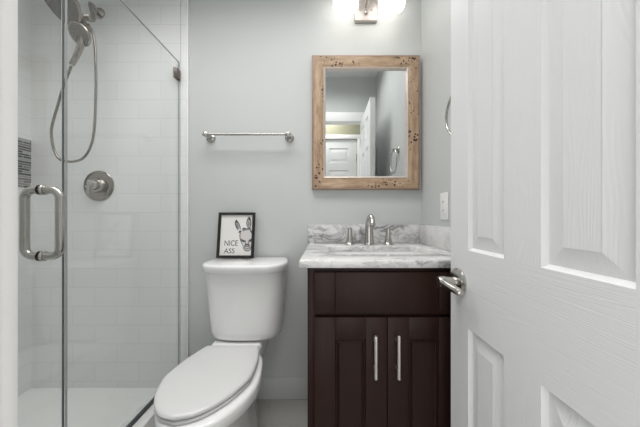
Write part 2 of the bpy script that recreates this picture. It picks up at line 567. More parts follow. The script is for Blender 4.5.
DX, DE, DH, DT = 0.383, 0.770, 0.198, 0.041   # face plane, free edge, hinge edge, thickness
rows = [(0.24, 0.744), (0.951, 1.66), (1.76, 1.93)]
door = thing('door_1', 'open white six-panel door in the right foreground with a lever handle', 'door', (DX, DH, 0))
door['kind'] = 'structure'
bm = new()
panel_door(bm, DH, DE, 2.035, [(0.313, 0.450), (0.543, 0.678)], rows, lambda u, z, d: (DX + d, u, z))
t = new()
panel_door(t, DH, DE, 2.035, [(0.313, 0.450), (0.543, 0.678)], rows, lambda u, z, d: (DX + DT - d, u, z))
merge(bm, t)
for quad in ([(DX, DE, .005), (DX + DT, DE, .005), (DX + DT, DE, 2.035), (DX, DE, 2.035)],
             [(DX, DH, .005), (DX + DT, DH, .005), (DX + DT, DH, 2.035), (DX, DH, 2.035)],
             [(DX, DH, 2.035), (DX + DT, DH, 2.035), (DX + DT, DE, 2.035), (DX, DE, 2.035)],
             [(DX, DH, .005), (DX + DT, DH, .005), (DX + DT, DE, .005), (DX, DE, .005)]):
    bm.faces.new([bm.verts.new(p) for p in quad])
bmesh.ops.remove_doubles(bm, verts=bm.verts[:], dist=1e-5)
obj('door_leaf', bm, None, door, smooth=15, mats=[M['door_v'], M['door_h']])
# lever handle on the visible face: rose, shank and a lever towards the hinge
hy, hz = 0.723, 0.857
bm = new()
lathe(bm, (DX, hy, hz), (-1, 0, 0), [(0, 0.0385), (0.004, 0.0385), (0.008, 0.035), (0.011, 0.026), (0.012, 0.0)], 36)
lev = obj('lever_handle', bm, M['nickel'], door); lev['label'] = 'brushed nickel lever handle with round rose'
bm = new()
lathe(bm, (DX - 0.008, hy, hz), (-1, 0, 0), [(0, 0.0135), (0.012, 0.0125), (0.022, 0.0130), (0.034, 0.0150), (0.046, 0.0152), (0.051, 0.0135), (0.0525, 0.009), (0.0526, 0)], 28)
path = spline([(DX - 0.047, hy + 0.004, hz), (DX - 0.047, hy - 0.030, hz - 0.002), (DX - 0.044, hy - 0.065, hz - 0.005), (DX - 0.039, hy - 0.088, hz - 0.008)], 8)
tube(bm, path, lambda t: 0.0142 - 0.0045 * t - (0.003 if t > .97 else 0), 18, flat=0.85)
obj('lever', bm, M['nickel'], lev)
bm = new()
box(bm, DX + 0.005, DX + 0.030, DE, DE + 0.0012, hz - 0.028, hz + 0.028, 0.0)
obj('latch_plate', bm, M['nickel'], door)
for zz in (0.25, 1.05, 1.82):
    bm = new()
    lathe(bm, (DX + 0.002, DH - 0.006, zz - 0.045), (0, 0, 1), [(0, 0.006), (0.09, 0.006)], 12)
    obj('hinge', bm, M['nickel'], door)

hd = thing('door_2', 'closed white six-panel door across the hall, seen in the mirror', 'door', (0, HY, 0))
hd['kind'] = 'structure'
bm = new()
W = HX1 - HX0 - 0.006
u0 = HX0 + 0.003
cols = [(u0 + 0.11, u0 + 0.355), (u0 + W - 0.355, u0 + W - 0.11)]
panel_door(bm, u0, u0 + W, 2.03, cols, [(0.24, 0.80), (0.98, 1.64), (1.74, 1.92)], lambda u, z, d: (u, HY - 0.012 - d, z))
obj('door_leaf', bm, None, hd, smooth=15, mats=[M['door_v'], M['door_h']])
for zz in (0.25, 1.05, 1.80):
    bm = new(); lathe(bm, (HX1 - 0.004, HY - 0.008, zz - 0.045), (0, 0, 1), [(0, 0.007), (0.09, 0.007)], 12)
    obj('hinge', bm, M['nickel'], hd)
bm = new()
lathe(bm, (u0 + 0.06, HY - 0.012, 0.92), (0, 1, 0), [(0, 0.03), (0.006, 0.03), (0.008, 0.012), (0.03, 0.012), (0.036, 0.024), (0.05, 0.026), (0.062, 0.018), (0.064, 0)], 24)
obj('door_knob', bm, M['nickel'], hd)

# ------------------------------------------------------------------ shower glass
PY0, GT = 0.813, 0.008
ZG = 1.918
pan = thing('glass_screen', 'fixed clear glass shower panel between the door and the rear wall', 'shower glass', (GX, PY0, 0.15))
def pane(y0, y1, z0, z1):
    bm = new(); box(bm, GX - GT / 2, GX + GT / 2, y0, y1, z0, z1, 0.0008, 1)
    for f in bm.faces:
        f.material_index = 0 if abs(f.normal.x) > 0.9 else 2 if f.normal.y < -0.9 else 1
    return bm
obj('glass_pane', pane(PY0, TY - 0.0015, 0.152, ZG), None, pan, 0, mats=[M['glass'], M['glass_edge'], M['glass_edge_pale']])
bm = new(); box(bm, GX - 0.009, GX + 0.009, PY0, TY - 0.002, 0.1503, 0.160)
obj('bottom_channel', bm, M['dark_line'], pan, 0)['label'] = 'dark channel along the curb'
bm = new()
box(bm, GX - 0.010, GX + 0.010, TY - 0.040, TY - 0.001, 1.812, 1.868, 0.003)
obj('wall_clamp', bm, M['clamp'], pan)['label'] = 'brown nickel clamp at the rear wall'

sd = thing('shower_door', 'hinged clear glass shower door with a metal pull at far left', 'shower glass', (GX, PY0, 0.16))
obj('glass_pane', pane(YF1 + 0.012, PY0 - 0.009, 0.162, ZG + 0.2), None, sd, 0, mats=[M['glass'], M['glass_edge_pale'], M['glass_edge_pale']])
bm = new()
box(bm, GX - 0.002, GX + 0.002, PY0 - 0.009, PY0 - 0.0065, 0.162, ZG + 0.2)
obj('edge_seal', bm, M['dark_line'], sd, 0)['label'] = 'dark seal along the free edge'
bm = new()
for zz in (0.45, 1.75):
    box(bm, GX - 0.014, GX + 0.014, YF1 + 0.002, YF1 + 0.065, zz - 0.045, zz + 0.045, 0.003)
obj('hinge', bm, M['nickel'], sd)
# back-to-back D pull
py, zt, zb = 0.744, 1.119, 0.926
bm = new()
for s in (1, -1):
    xo = GX + s * (0.053 if s > 0 else 0.050)
    xi = GX + s * GT / 2
    pts = [(xi, py, zb)]
    def arc(cx, cz, a0, a1, r=0.026):
        return [(cx + s * r * math.cos(a0 + (a1 - a0) * k / 7), py, cz + r * math.sin(a0 + (a1 - a0) * k / 7)) for k in range(8)]
    pts += arc(xo - s * 0.026, zb + 0.026, -PI / 2, 0) + arc(xo - s * 0.026, zt - 0.026, 0, PI / 2) + [(xi, py, zt)]
    tube(bm, pts, 0.0112, 18)
    for zz in (zt, zb):
        lathe(bm, (xi, py, zz), (s, 0, 0), [(0, 0.0150), (0.004, 0.0150), (0.006, 0.0125), (0.0065, 0.01)], 24)
obj('pull_handle', bm, M['nickel'], sd)['label'] = 'brushed nickel D-shaped pull on both faces'

# ------------------------------------------------------------------ shower fittings
vz, vx = 1.217, -1.276
v = thing('shower_valve', 'round brushed nickel shower valve with lever on the tiled wall', 'shower valve', (vx, TY, vz))
bm = new()
lathe(bm, (vx, TY, vz), (0, -1, 0), [(0, 0.086), (0.004, 0.086), (0.009, 0.080), (0.012, 0.066), (0.010, 0.056), (0.010, 0.0)], 48)
obj('escutcheon', bm, M['nickel_dark'], v)
bm = new()
lathe(bm, (vx, TY - 0.008, vz), (0, -1, 0), [(0, 0.042), (0.018, 0.036), (0.022, 0.030), (0.024, 0.030), (0.045, 0.028), (0.055, 0.026), (0.060, 0.018), (0.061, 0)], 32)
kn = obj('knob', bm, M['nickel'], v)
bm = new()
tube(bm, spline([(vx, TY - 0.064, vz + 0.016), (vx, TY - 0.066, vz + 0.004), (vx - 0.001, TY - 0.067, vz - 0.030), (vx - 0.002, TY - 0.069, vz - 0.062)], 6), lambda t: 0.0085 - 0.002 * t, 14)
obj('lever', bm, M['nickel'], kn)

def at(px, py_, Y):
    return Vector(((px - 324) * Y / 255, Y, CAM_Z - (py_ - 217) * Y / 255))

fl = at(99.5, 13.5, TY)
sh = thing('rain_shower', 'large round rain shower head with arm high on the tiled wall', 'shower head', fl)
bm = new()
lathe(bm, fl, (0, -1, 0), [(0, 0.031), (0.004, 0.031), (0.010, 0.026), (0.018, 0.016), (0.020, 0.010)], 32)
obj('flange', bm, M['nickel_dark'], sh)
Pd = at(82, 17, 1.31)             # diverter
bm = new()
tube(bm, spline([fl + Vector((0, -0.01, 0)), fl + Vector((-0.005, -0.05, 0.012)), Pd + Vector((0.03, 0.03, 0.012)), Pd], 8), 0.0105, 14)
obj('arm', bm, M['nickel_dark'], sh)
bm = new()
lathe(bm, Pd + Vector((0.036, 0.012, 0.008)), (-0.85, -0.35, -0.25), [(0, 0.009), (0.004, 0.014), (0.014, 0.015), (0.018, 0.012), (0.026, 0.012), (0.030, 0.017), (0.050, 0.018), (0.058, 0.015), (0.066, 0.012), (0.070, 0.008)], 28)
lathe(bm, Pd + Vector((0.002, 0, 0.004)), (0.3, -0.6, -0.9), [(0, 0.014), (0.020, 0.014), (0.024, 0.018), (0.042, 0.018), (0.046, 0.012)], 24)
obj('diverter', bm, M['nickel_dark'], sh)
Hc = at(58.5, -4, 1.235)             # centre of the rain head
nrm = Vector((-0.36, -0.70, -0.62)).normalized()
bm = new()
lathe(bm, Hc - nrm * 0.014, nrm, [(-0.020, 0.012), (-0.012, 0.030), (-0.004, 0.070), (0.004, 0.112), (0.012, 0.121), (0.018, 0.121), (0.020, 0.117)], 48)
rh = obj('rain_head', bm, M['nickel_dark'], sh)
bm = new()
tube(bm, spline([Pd + Vector((-0.01, 0, 0.004)), Pd + Vector((-0.035, -0.015, 0.018)), Hc - nrm * 0.026], 6), 0.014, 14)
obj('head_joint', bm, M['nickel_dark'], sh)
M['nozzle_face'] = plain('nozzle_face', (0.20, 0.185, 0.175), 0.5, 0.3)
bm = new()
lathe(bm, Hc + nrm * 0.0055, nrm, [(0, 0.114), (0.0015, 0.112), (0.0016, 0)], 40)
ua, va = frame_axes(nrm)
for ring, cnt in ((0.03, 8), (0.055, 14), (0.08, 20), (0.102, 26)):
    for k in range(cnt):
        a = 2 * PI * k / cnt
        lathe(bm, Hc + nrm * 0.0068 + (ua * math.cos(a) + va * math.sin(a)) * ring, nrm, [(0, 0.0034), (0.003, 0.0022), (0.0031, 0)], 8)
obj('spray_face', bm, M['nozzle_face'], rh)

Fc = at(79, 34, 1.255)
n2 = Vector((-0.10, -0.83, -0.54)).normalized()
hs = thing('hand_shower', 'small hand shower with looping hose hanging below the rain head', 'hand shower', Fc)
bm = new()
lathe(bm, Fc - n2 * 0.030, n2, [(0, 0.016), (0.008, 0.034), (0.018, 0.050), (0.026, 0.053), (0.031, 0.051)], 40)
hh = obj('spray_head', bm, M['nickel_dark'], hs)
bm = new()
lathe(bm, Fc + n2 * 0.001, n2, [(0, 0.047), (0.0016, 0.045), (0.0018, 0)], 36)
ua, va = frame_axes(n2)
for ring, cnt in ((0.014, 6), (0.027, 12), (0.039, 16)):
    for k in range(cnt):
        a = 2 * PI * k / cnt
        lathe(bm, Fc + n2 * 0.0026 + (ua * math.cos(a) + va * math.sin(a)) * ring, n2, [(0, 0.0028), (0.0025, 0.0018), (0.0026, 0)], 8)
obj('spray_face', bm, M['nozzle_face'], hh)
gb = at(71.5, 65, 1.275)
bm = new()
tube(bm, spline([Fc - n2 * 0.018 + Vector((0, 0, -0.012)), Fc - n2 * 0.014 + Vector((-0.010, 0.004, -0.060)), gb.lerp(Fc, 0.35) + Vector((0, 0.012, 0)), gb], 8), lambda t: 0.0165 - 0.0055 * t, 18)
obj('handle', bm, M['nickel_dark'], hs)
bm = new()
tube(bm, spline([Pd - n2 * 0.01 + Vector((0.0, -0.01, -0.022)), Fc - n2 * 0.045 + Vector((0.004, 0, 0.018)), Fc - n2 * 0.020], 6), 0.013, 14)
obj('holder_bracket', bm, M['nickel_dark'], hs)
hose = [at(88, 24, 1.31), at(92, 31, 1.335), at(94.8, 45, 1.345), at(95.8, 70, 1.35), at(95.8, 95, 1.355), at(94.2, 130, 1.36), at(90, 148, 1.36), at(83, 158, 1.36), at(74, 161.5, 1.36),
        at(65, 161, 1.36), at(58.5, 158, 1.36), at(53.5, 148, 1.355), at(51.3, 133, 1.35), at(53, 122, 1.34), at(57, 108, 1.32), at(63, 88, 1.30), at(71.2, 66, 1.276)]
bm = new(); tube(bm, spline(hose, 8), 0.0062, 12)
obj('hose', bm, M['nickel_dark'], hs)

# ------------------------------------------------------------------ towel bar
BY = D - 0.065
tb = thing('towel_bar', 'brushed nickel towel bar on the grey wall above the toilet', 'towel bar', (-0.421, D, 1.492))
xs = (-0.645, -0.197)
bm = new()
lathe(bm, (xs[0] - 0.012, BY, 1.491), (1, 0, 0), [(0, 0.0065), (xs[1] - xs[0] + 0.024, 0.0065)], 20)
obj('bar', bm, M['nickel'], tb)
for x in xs:
    bm = new()
    lathe(bm, (x, D, 1.491), (0, -1, 0), [(0, 0.026), (0.004, 0.026), (0.010, 0.022), (0.014, 0.012), (0.050, 0.0095), (0.054, 0.013), (0.065, 0.0145), (0.076, 0.012), (0.081, 0.004), (0.0815, 0)], 28)
    lathe(bm, (x - 0.018, BY, 1.491), (1, 0, 0), [(0, 0.006), (0.004, 0.0105), (0.032, 0.0105), (0.036, 0.006)], 20)
    obj('wall_mount', bm, M['nickel'], tb)

# ------------------------------------------------------------------ toilet
TCX = -0.428
def egg(table, z, inset=0.0, skew=0.0):
    """closed outline from a table of (y, half width), rear first; y decreasing to the front tip"""
    ys = [t[0] for t in table]; ws = [t[1] for t in table]
    pts = spline([(y, w, 0) for y, w in table], 5)
    right = [(TCX + max(p.y, 0) , p.x) for p in pts]
    cx = sum(ys) / len(ys)
    ymin, ymax = min(ys), max(ys)
    cy = (ymin + ymax) / 2
    hw = max(ws)
    fx = (hw - inset) / hw
    fy = ((ymax - ymin) / 2 - inset) / ((ymax - ymin) / 2)
    out = [Vector((TCX + (x - TCX) * fx, cy + (y - cy) * fy, z)) for x, y in right]
    left = [Vector((2 * TCX - p.x, p.y, z)) for p in reversed(out[:-1])]
    # the seat sits a little askew on the bowl
    return [Vector((p.x - skew * (1.2 - p.y), p.y, p.z)) for p in out + left]
LID = [(1.200, 0.1215), (1.150, 0.138), (1.070, 0.156), (0.980, 0.163), (0.940, 0.156), (0.890, 0.138), (0.853, 0.119), (0.812, 0.088), (0.782, 0.050), (0.767, 0.0)]
RIM = [(1.24, 0.118), (1.196, 0.130), (1.15, 0.152), (1.072, 0.168), (1.0, 0.176), (0.95, 0.173), (0.88, 0.151), (0.83, 0.123), (0.79, 0.090), (0.763, 0.047), (0.752, 0.0)]
to = thing('toilet', 'white two-piece toilet with closed lid beside the shower glass', 'toilet', (TCX, 1.10, 0))
# bowl and pedestal
def shrink(table, fw, y0, y1):
    a, b = table[-1][0], table[0][0]
    return [(y0 + (y - a) / (b - a) * (y1 - y0), w * fw) for y, w in table]
bm = new()
rings = [egg(RIM, 0.406, 0.012), egg(RIM, 0.403, 0.004), egg(RIM, 0.396, 0.001), egg(RIM, 0.375, 0.0), egg(shrink(RIM, 0.985, 0.760, 1.26), 0.355)]
for z, fw, y0, y1 in ((0.335, 0.92, 0.785, 1.27), (0.31, 0.80, 0.825, 1.28), (0.285, 0.68, 0.87, 1.30), (0.25, 0.58, 0.915, 1.32), (0.20, 0.53, 0.94, 1.33), (0.15, 0.52, 0.95, 1.345), (0.10, 0.55, 0.94, 1.35), (0.05, 0.60, 0.92, 1.355), (0.02, 0.64, 0.90, 1.36), (0.0, 0.65, 0.895, 1.362)):
    rings.append(egg(shrink(RIM, fw, y0, y1), z))
loft(bm, rings)
# rear deck carrying the tank
box(bm, TCX - 0.125, TCX + 0.125, 1.15, 1.425, 0.33, 0.425, 0.02, 3)
obj('bowl', bm, M['porcelain'], to, 50)
bm = new()
for s in (-1, 1):
    lathe(bm, (TCX + s * 0.115, 1.21, 0.0), (0, 0, 1), [(0, 0.022), (0.012, 0.022), (0.022, 0.016), (0.026, 0.006), (0.0262, 0)], 20)
    obj('bolt_cap', bm, M['white_plastic'], to)
    bm = new()
bm.free()
bm = new()
loft(bm, [egg(LID, 0.4085, 0.008, 0.06), egg(LID, 0.4095, 0.003, 0.06), egg(LID, 0.413, 0.001, 0.06), egg(LID, 0.4185, 0.003, 0.06), egg(LID, 0.420, 0.010, 0.06)])
obj('seat', bm, M['seat'], to, 50)
bm = new()
loft(bm, [egg(LID, 0.4225, 0.008, 0.06), egg(LID, 0.424, 0.002, 0.06), egg(LID, 0.429, -0.001, 0.06), egg(LID, 0.4345, 0.001, 0.06), egg(LID, 0.4375, 0.005, 0.06), egg(LID, 0.4395, 0.014, 0.06), egg(LID, 0.4405, 0.05, 0.06)])
obj('lid', bm, M['seat'], to, 50)
for s in (-1, 1):
    bm = new()
    box(bm, TCX + s * 0.075 - 0.02, TCX + s * 0.075 + 0.02, 1.196, 1.216, 0.4065, 0.430, 0.006, 3)
    obj('hinge', bm, M['seat'], to)
# tank
TC = -0.399
def plan(fw, yf, yb, z):
    """tank outline: straight rear, sides that slope in to a flatter, slightly bowed front"""
    half = [(0.190, 1.443), (0.194, 1.432), (0.2075, 1.37), (0.2125, 1.31), (0.205, 1.262), (0.182, 1.225), (0.150, 1.204), (0.105, 1.193), (0.05, 1.1885), (0.0, 1.187)]
    sp = half[:1] + [(p.x, p.y) for p in spline([(a, b, 0) for a, b in half[1:]], 5)]
    R = [Vector((TC + a * fw, yf + (b - 1.187) / 0.256 * (yb - yf), z)) for a, b in sp]
    return R + [Vector((2 * TC - p.x, p.y, z)) for p in reversed(R[:-1])]
bm = new()
prof = [(0.428, 0.66, 1.275), (0.430, 0.72, 1.258), (0.436, 0.78, 1.244), (0.448, 0.825, 1.235), (0.475, 0.85, 1.230), (0.56, 0.88, 1.223), (0.68, 0.915, 1.214), (0.770, 0.94, 1.207)]
loft(bm, [plan(fw, yf, 1.437, z) for z, fw, yf in prof])
obj('tank', bm, M['porcelain'], to, 50)
bm = new()
ZT = 0.812
prof = [(0.7705, 0.935, 1.205), (0.7710, 0.973, 1.194), (0.774, 0.987, 1.190), (0.800, 0.99, 1.187), (0.8065, 0.986, 1.188), (0.8100, 0.975, 1.192), (ZT, 0.945, 1.200)]
loft(bm, [plan(fw, yf, 1.4435, z) for z, fw, yf in prof])
obj('tank_lid', bm, M['porcelain'], to, 50)
bm = new()
lathe(bm, (-0.415, 1.335, ZT), (0, 0, 1), [(0, 0.026), (0.003, 0.026), (0.0045, 0.0235), (0.0035, 0.0225), (0.0035, 0.021), (0.0055, 0.018), (0.006, 0)], 32)
obj('flush_button', bm, M['chrome'], to)

# ------------------------------------------------------------------ framed print leaning on the wall
p0 = Vector((-0.5885, 1.398, ZT + 0.0035)); lean = Vector((0, 0.036, 0.249)); Lh = lean.length; lu = lean.normalized()
FW = 0.2015
fn = Vector((1, 0, 0)).cross(lu).normalized()          # faces the room (-y)
if fn.y > 0: fn = -fn
def pic(u, w, d=0.0):
    return p0 + Vector((1, 0, 0)) * (u * FW) + lu * (w * Lh) + fn * d
pf = thing('picture_frame', 'black framed donkey print leaning on the wall atop the toilet tank', 'picture', p0)
bw, bh = 0.068, 0.055
bm = new()
prof = [(0.0, -0.009), (0.0, 0.008), (0.15, 0.010), (0.85, 0.010), (1.0, 0.005), (1.0, -0.009)]
corners = [(0, 0), (1, 0), (1, 1), (0, 1)]
inner = [(bw, bh), (1 - bw, bh), (1 - bw, 1 - bh), (bw, 1 - bh)]
rings = []
for (a, b), (c, d) in zip(corners, inner):
    rings.append([pic(a + (c - a) * t, b + (d - b) * t, h) for t, h in prof])
loft(bm, rings, closed=True)
obj('frame', bm, M['black_frame'], pf, 30)
bm = new()
poly_prism(bm, [pic(bw * .8, bh * .8, 0.0), pic(1 - bw * .8, bh * .8, 0.0), pic(1 - bw * .8, 1 - bh * .8, 0.0), pic(bw * .8, 1 - bh * .8, 0.0)], -fn * 0.006)
pr = obj('print', bm, M['paper'], pf, 0); pr['label'] = 'white print with donkey drawing and black lettering'
# drawing: coordinates (x, y) of a 427-unit close view of the frame, turned into frame fractions
def zuv(x, y):
    w = (378 - y) / 296
    xl = 75 + 20 * w
    return ((x - xl) / 238, w)
LAYER = [0.0004]
def shape(bm, pts, smooth=True, lay=0.0):
    pts = [(*zuv(*p), 0) for p in pts]
    if smooth:
        pts = spline(pts + pts[:1], 5)[:-1]
    q = [pic(p[0], p[1], 0.0004 + lay) for p in pts]
    bm.faces.new([bm.verts.new(v) for v in q])
def stroke(bm, pts, w, lay=0.0):
    P = spline([(x, y, 0) for x, y in pts], 5)
    L, R = [], []
    for i, p in enumerate(P):
        t = (P[min(i + 1, len(P) - 1)] - P[max(i - 1, 0)])
        t.normalize()
        ww = w * (0.55 + 0.45 * math.sin(PI * min(max(i / (len(P) - 1), 0), 1)))
        nn = Vector((-t.y, t.x, 0)) * ww / 2
        L.append(p + nn); R.append(p - nn)
    for i in range(len(P) - 1):
        q = [pic(*zuv(v.x, v.y), 0.0004 + lay) for v in (L[i], L[i + 1], R[i + 1], R[i])]
        bm.faces.new([bm.verts.new(v) for v in q])
bm = new()
shape(bm, [(206, 132), (201, 152), (207, 178), (216, 198), (232, 192), (227, 168), (216, 146)])
shape(bm, [(293, 112), (281, 130), (276, 155), (280, 180), (297, 182), (301, 158), (300, 130)])
shape(bm, [(236, 200), (229, 228), (232, 262), (246, 296), (254, 324), (272, 333), (292, 326), (301, 300), (309, 262), (306, 222), (297, 190), (268, 184), (246, 190)])
tone_faces = len(bm.faces)
shape(bm, [(207, 142), (206, 160), (214, 186), (224, 188), (219, 164)], lay=0.0003)
shape(bm, [(291, 126), (284, 146), (284, 174), (293, 174), (296, 148)], lay=0.0003)
shape(bm, [(246, 192), (262, 187), (297, 184), (304, 204), (292, 198), (268, 200), (250, 206)], lay=0.0003)
shape(bm, [(236, 252), (250, 262), (266, 264), (262, 276), (246, 276), (236, 266)], lay=0.0003)
shape(bm, [(284, 262), (298, 256), (308, 246), (306, 268), (294, 278), (284, 274)], lay=0.0003)
shape(bm, [(254, 300), (272, 292), (292, 300), (290, 312), (272, 308), (256, 314)], lay=0.0003)
shade_faces = len(bm.faces)
for pts, w in [
    ([(216, 198), (207, 178), (200, 152), (206, 130)], 5), ([(206, 130), (218, 148), (228, 168), (234, 193)], 5),
    ([(281, 180), (276, 155), (281, 130), (293, 110)], 5), ([(293, 110), (301, 130), (302, 158), (297, 184)], 5),
    ([(206, 130), (208, 140), (210, 150)], 8), ([(293, 112), (292, 122), (292, 134)], 8),
    ([(222, 216), (230, 206), (238, 204)], 8), ([(297, 200), (306, 210), (309, 222)], 8),
    ([(236, 204), (229, 230), (232, 262), (246, 296)], 4), ([(309, 222), (311, 262), (301, 300)], 4),
    ([(246, 296), (254, 324), (272, 333), (292, 326), (301, 300)], 4),
    ([(244, 192), (258, 186), (270, 190)], 6), ([(280, 186), (292, 183), (301, 192)], 6),
    ([(238, 258), (248, 268), (262, 270)], 7), ([(286, 270), (298, 264), (307, 254)], 7),
    ([(256, 300), (270, 290), (280, 291), (292, 300)], 4), ([(262, 272), (266, 286), (260, 296)], 4), ([(284, 272), (282, 286), (290, 296)], 4),
    ([(258, 316), (272, 320), (290, 315)], 4)]:
    stroke(bm, pts, w * 1.35, 0.0006)
bm.faces.ensure_lookup_table()
for i, f in enumerate(bm.faces):
    f.material_index = 0 if i < tone_faces else 1 if i < shade_faces else 2
obj('donkey_print', bm, None, pr, 0, mats=[M['ink_pale'], M['ink_grey'], M['ink_mid']])
def lettering(txt, x0, x1, yb, yt):
    cu = bpy.data.curves.new('lettering', 'FONT')
    cu.body = txt
    cu.shear = 0.12
    tmp = bpy.data.objects.new('tmp', cu)
    COL.objects.link(tmp)
    bpy.context.view_layer.update()
    me = bpy.data.meshes.new_from_object(tmp.evaluated_get(bpy.context.evaluated_depsgraph_get()))
    bpy.data.objects.remove(tmp)
    xs_ = [v.co.x for v in me.vertices]; ys_ = [v.co.y for v in me.vertices]
    a, b, c, d = min(xs_), max(xs_), min(ys_), max(ys_)
    t = bmesh.new(); t.from_mesh(me); bpy.data.meshes.remove(me)
    for v in t.verts:
        zx = x0 + (v.co.x - a) / (b - a) * (x1 - x0)
        zy = yb + (v.co.y - c) / (d - c) * (yt - yb)
        v.co = pic(*zuv(zx, zy), 0.0006)
    return t
for txt, r in (('NICE', (126, 215, 300, 265)), ('ASS', (121, 192, 348, 317))):
    obj('lettering', lettering(txt, *r), M['ink'], pr, 0)

# ------------------------------------------------------------------ vanity
CY0 = 0.844                       # front of the worktop
CZ = 0.896; CT = 0.025
VY0 = 0.868                       # cabinet carcass front
VX0, VX1 = -0.056, 0.4795
va = thing('vanity_cabinet', 'dark espresso vanity cabinet under the marble counter', 'cabinet', (0.21, 1.16, 0))
bm = new()
zt_ = CZ - CT - 0.0005
box(bm, VX0, VX0 + 0.018, VY0, D - 0.002, 0, zt_)
box(bm, VX1 - 0.008, VX1, VY0, D - 0.002, 0, zt_)
box(bm, VX0 + 0.018, VX1 - 0.018, VY0 + 0.02, D - 0.002, 0.09, 0.108)
box(bm, VX0 + 0.018, VX1 - 0.018, D - 0.012, D - 0.002, 0.108, zt_)
box(bm, VX0 + 0.018, VX1 - 0.018, VY0 + 0.05, VY0 + 0.066, 0, 0.09)
# face frame
box(bm, VX0, VX0 + 0.026, VY0 - 0.002, VY0 + 0.018, 0, zt_, 0.001)
box(bm, VX1 - 0.026, VX1, VY0 - 0.002, VY0 + 0.018, 0, zt_, 0.001)
box(bm, VX0 + 0.026, VX1 - 0.026, VY0 - 0.002, VY0 + 0.018, zt_ - 0.02, zt_)
box(bm, VX0 + 0.026, VX1 - 0.026, VY0 - 0.002, VY0 + 0.018, 0.70, 0.735)
box(bm, VX0 + 0.026, VX1 - 0.026, VY0 - 0.002, VY0 + 0.018, 0.09, 0.125)
# filler strip up to the wall
box(bm, VX1, XR - 0.001, VY0 + 0.02, VY0 + 0.036, 0, zt_)
obj('body', bm, M['espresso'], va, 30)
DY = VY0 - 0.004                  # back of the fronts
FT = 0.018                        # front thickness
def framed_front(x0, x1, z0, z1, sw, rw, arch=0.0):
    """stiles and rails around a recessed panel with a bead"""
    bm = new()
    y0, y1 = DY - FT, DY
    box(bm, x0, x0 + sw, y0, y1, z0, z1, 0.0015)
    box(bm, x1 - sw, x1, y0, y1, z0, z1, 0.0015)
    if rw:
        box(bm, x0 + sw, x1 - sw, y0 + 0.0003, y1, z1 - rw, z1, 0.0012)
        box(bm, x0 + sw, x1 - sw, y0 + 0.0003, y1, z0, z0 + rw, 0.0012)
        # bead round the panel, then the panel
        a, b, c, d = x0 + sw, x1 - sw, z0 + rw, z1 - rw
        steps = [(0.0, y0 + 0.001), (0.003, y0 + 0.006), (0.006, y0 + 0.006), (0.010, y0 + 0.001), (0.014, y0 + 0.006), (0.015, y0 + 0.006)]
        prev = None
        rings = []
        for i, yy in steps:
            rings.append([(a + i, yy, c + i), (b - i, yy, c + i), (b - i, yy, d - i), (a + i, yy, d - i)])
        loft(bm, rings, cap0=False)
    else:
        box(bm, x0 + sw + 0.0008, x1 - sw - 0.0008, y0 + 0.002, y1, z0, z1, 0.0015)
    return bm
FX0, FX1 = -0.0325, 0.4525
mid = 0.210
fy = DY - FT
def zf(y): return CAM_Z - (y - 217) * fy / 255
obj('drawer_front', framed_front(FX0, FX1, zf(313.5), zf(272.5), 0.069, 0), M['espresso'], va, 30)['label'] = 'false drawer front under the counter'
for x0, x1, hx in ((FX0, mid - 0.0012, 376), (mid + 0.0012, FX1, 399)):
    d = obj('door', framed_front(x0, x1, 0.128, zf(317.6), 0.070, 0.072), M['espresso'], va, 30)
    by = fy - 0.030
    bx = (hx - 324) * by / 255
    bz0, bz1 = CAM_Z - (379.5 - 217) * by / 255, CAM_Z - (335.8 - 217) * by / 255
    bm = new()
    lathe(bm, (bx, by, bz0), (0, 0, 1), [(0, 0.0045), (0.0008, 0.0058), (bz1 - bz0 - 0.0008, 0.0058), (bz1 - bz0, 0.0045)], 20)
    for zz in (bz0 + 0.024, bz1 - 0.024):
        lathe(bm, (bx, fy, zz), (0, -1, 0), [(0, 0.0045), (0.026, 0.0045)], 12)
    obj('bar_handle', bm, M['handle_steel'], d)['label'] = 'steel bar handle'

# countertop with a rectangular cut-out
SX0, SX1, SY0, SY1, SR = 0.020, 0.460, 0.985, 1.250, 0.045
WX0 = -0.0825
def rrect(x0, x1, y0, y1, r, z, n=6):
    pts = []
    for cx, cy, a in ((x1 - r, y1 - r, 0), (x0 + r, y1 - r, PI / 2), (x0 + r, y0 + r, PI), (x1 - r, y0 + r, 1.5 * PI)):
        for k in range(n + 1):
            t = a + PI / 2 * k / n
            pts.append(Vector((cx + r * math.cos(t), cy + r * math.sin(t), z)))
    return pts
ct = thing('countertop', 'grey-veined white marble counter on the dark vanity cabinet', 'countertop', (0.236, 1.15, CZ - CT))
bm = new()
x0, x1, y0, y1 = WX0, XR - 0.001, CY0, D - 0.001
def outer(z, i=0.0): return rrect(x0 + i, x1 - i, y0 + i, y1 - i, 0.004, z)
def hole(z, i=0.0): return rrect(SX0 - i, SX1 + i, SY0 - i, SY1 + i, SR + i, z)
rings = [outer(CZ - CT, 0.0012), outer(CZ - CT + 0.0015), outer(CZ - 0.003), outer(CZ - 0.001, 0.001), outer(CZ, 0.003),
         hole(CZ, 0.003), hole(CZ - 0.001, 0.001), hole(CZ - 0.003), hole(CZ - CT + 0.001), hole(CZ - CT, 0.001)]
loft(bm, rings, closed=True)
obj('worktop', bm, M['marble'], ct, 40)
bm = new(); box(bm, -0.091, XR - 0.001, D - 0.021, D - 0.001, CZ, CZ + 0.101, 0.0015)
obj('backsplash', bm, M['marble'], ct, 40)
bm = new(); box(bm, XR - 0.021, XR - 0.001, 0.862, D - 0.0215, CZ, CZ + 0.101, 0.0015)
obj('side_splash', bm, M['marble_pale'], ct, 40)

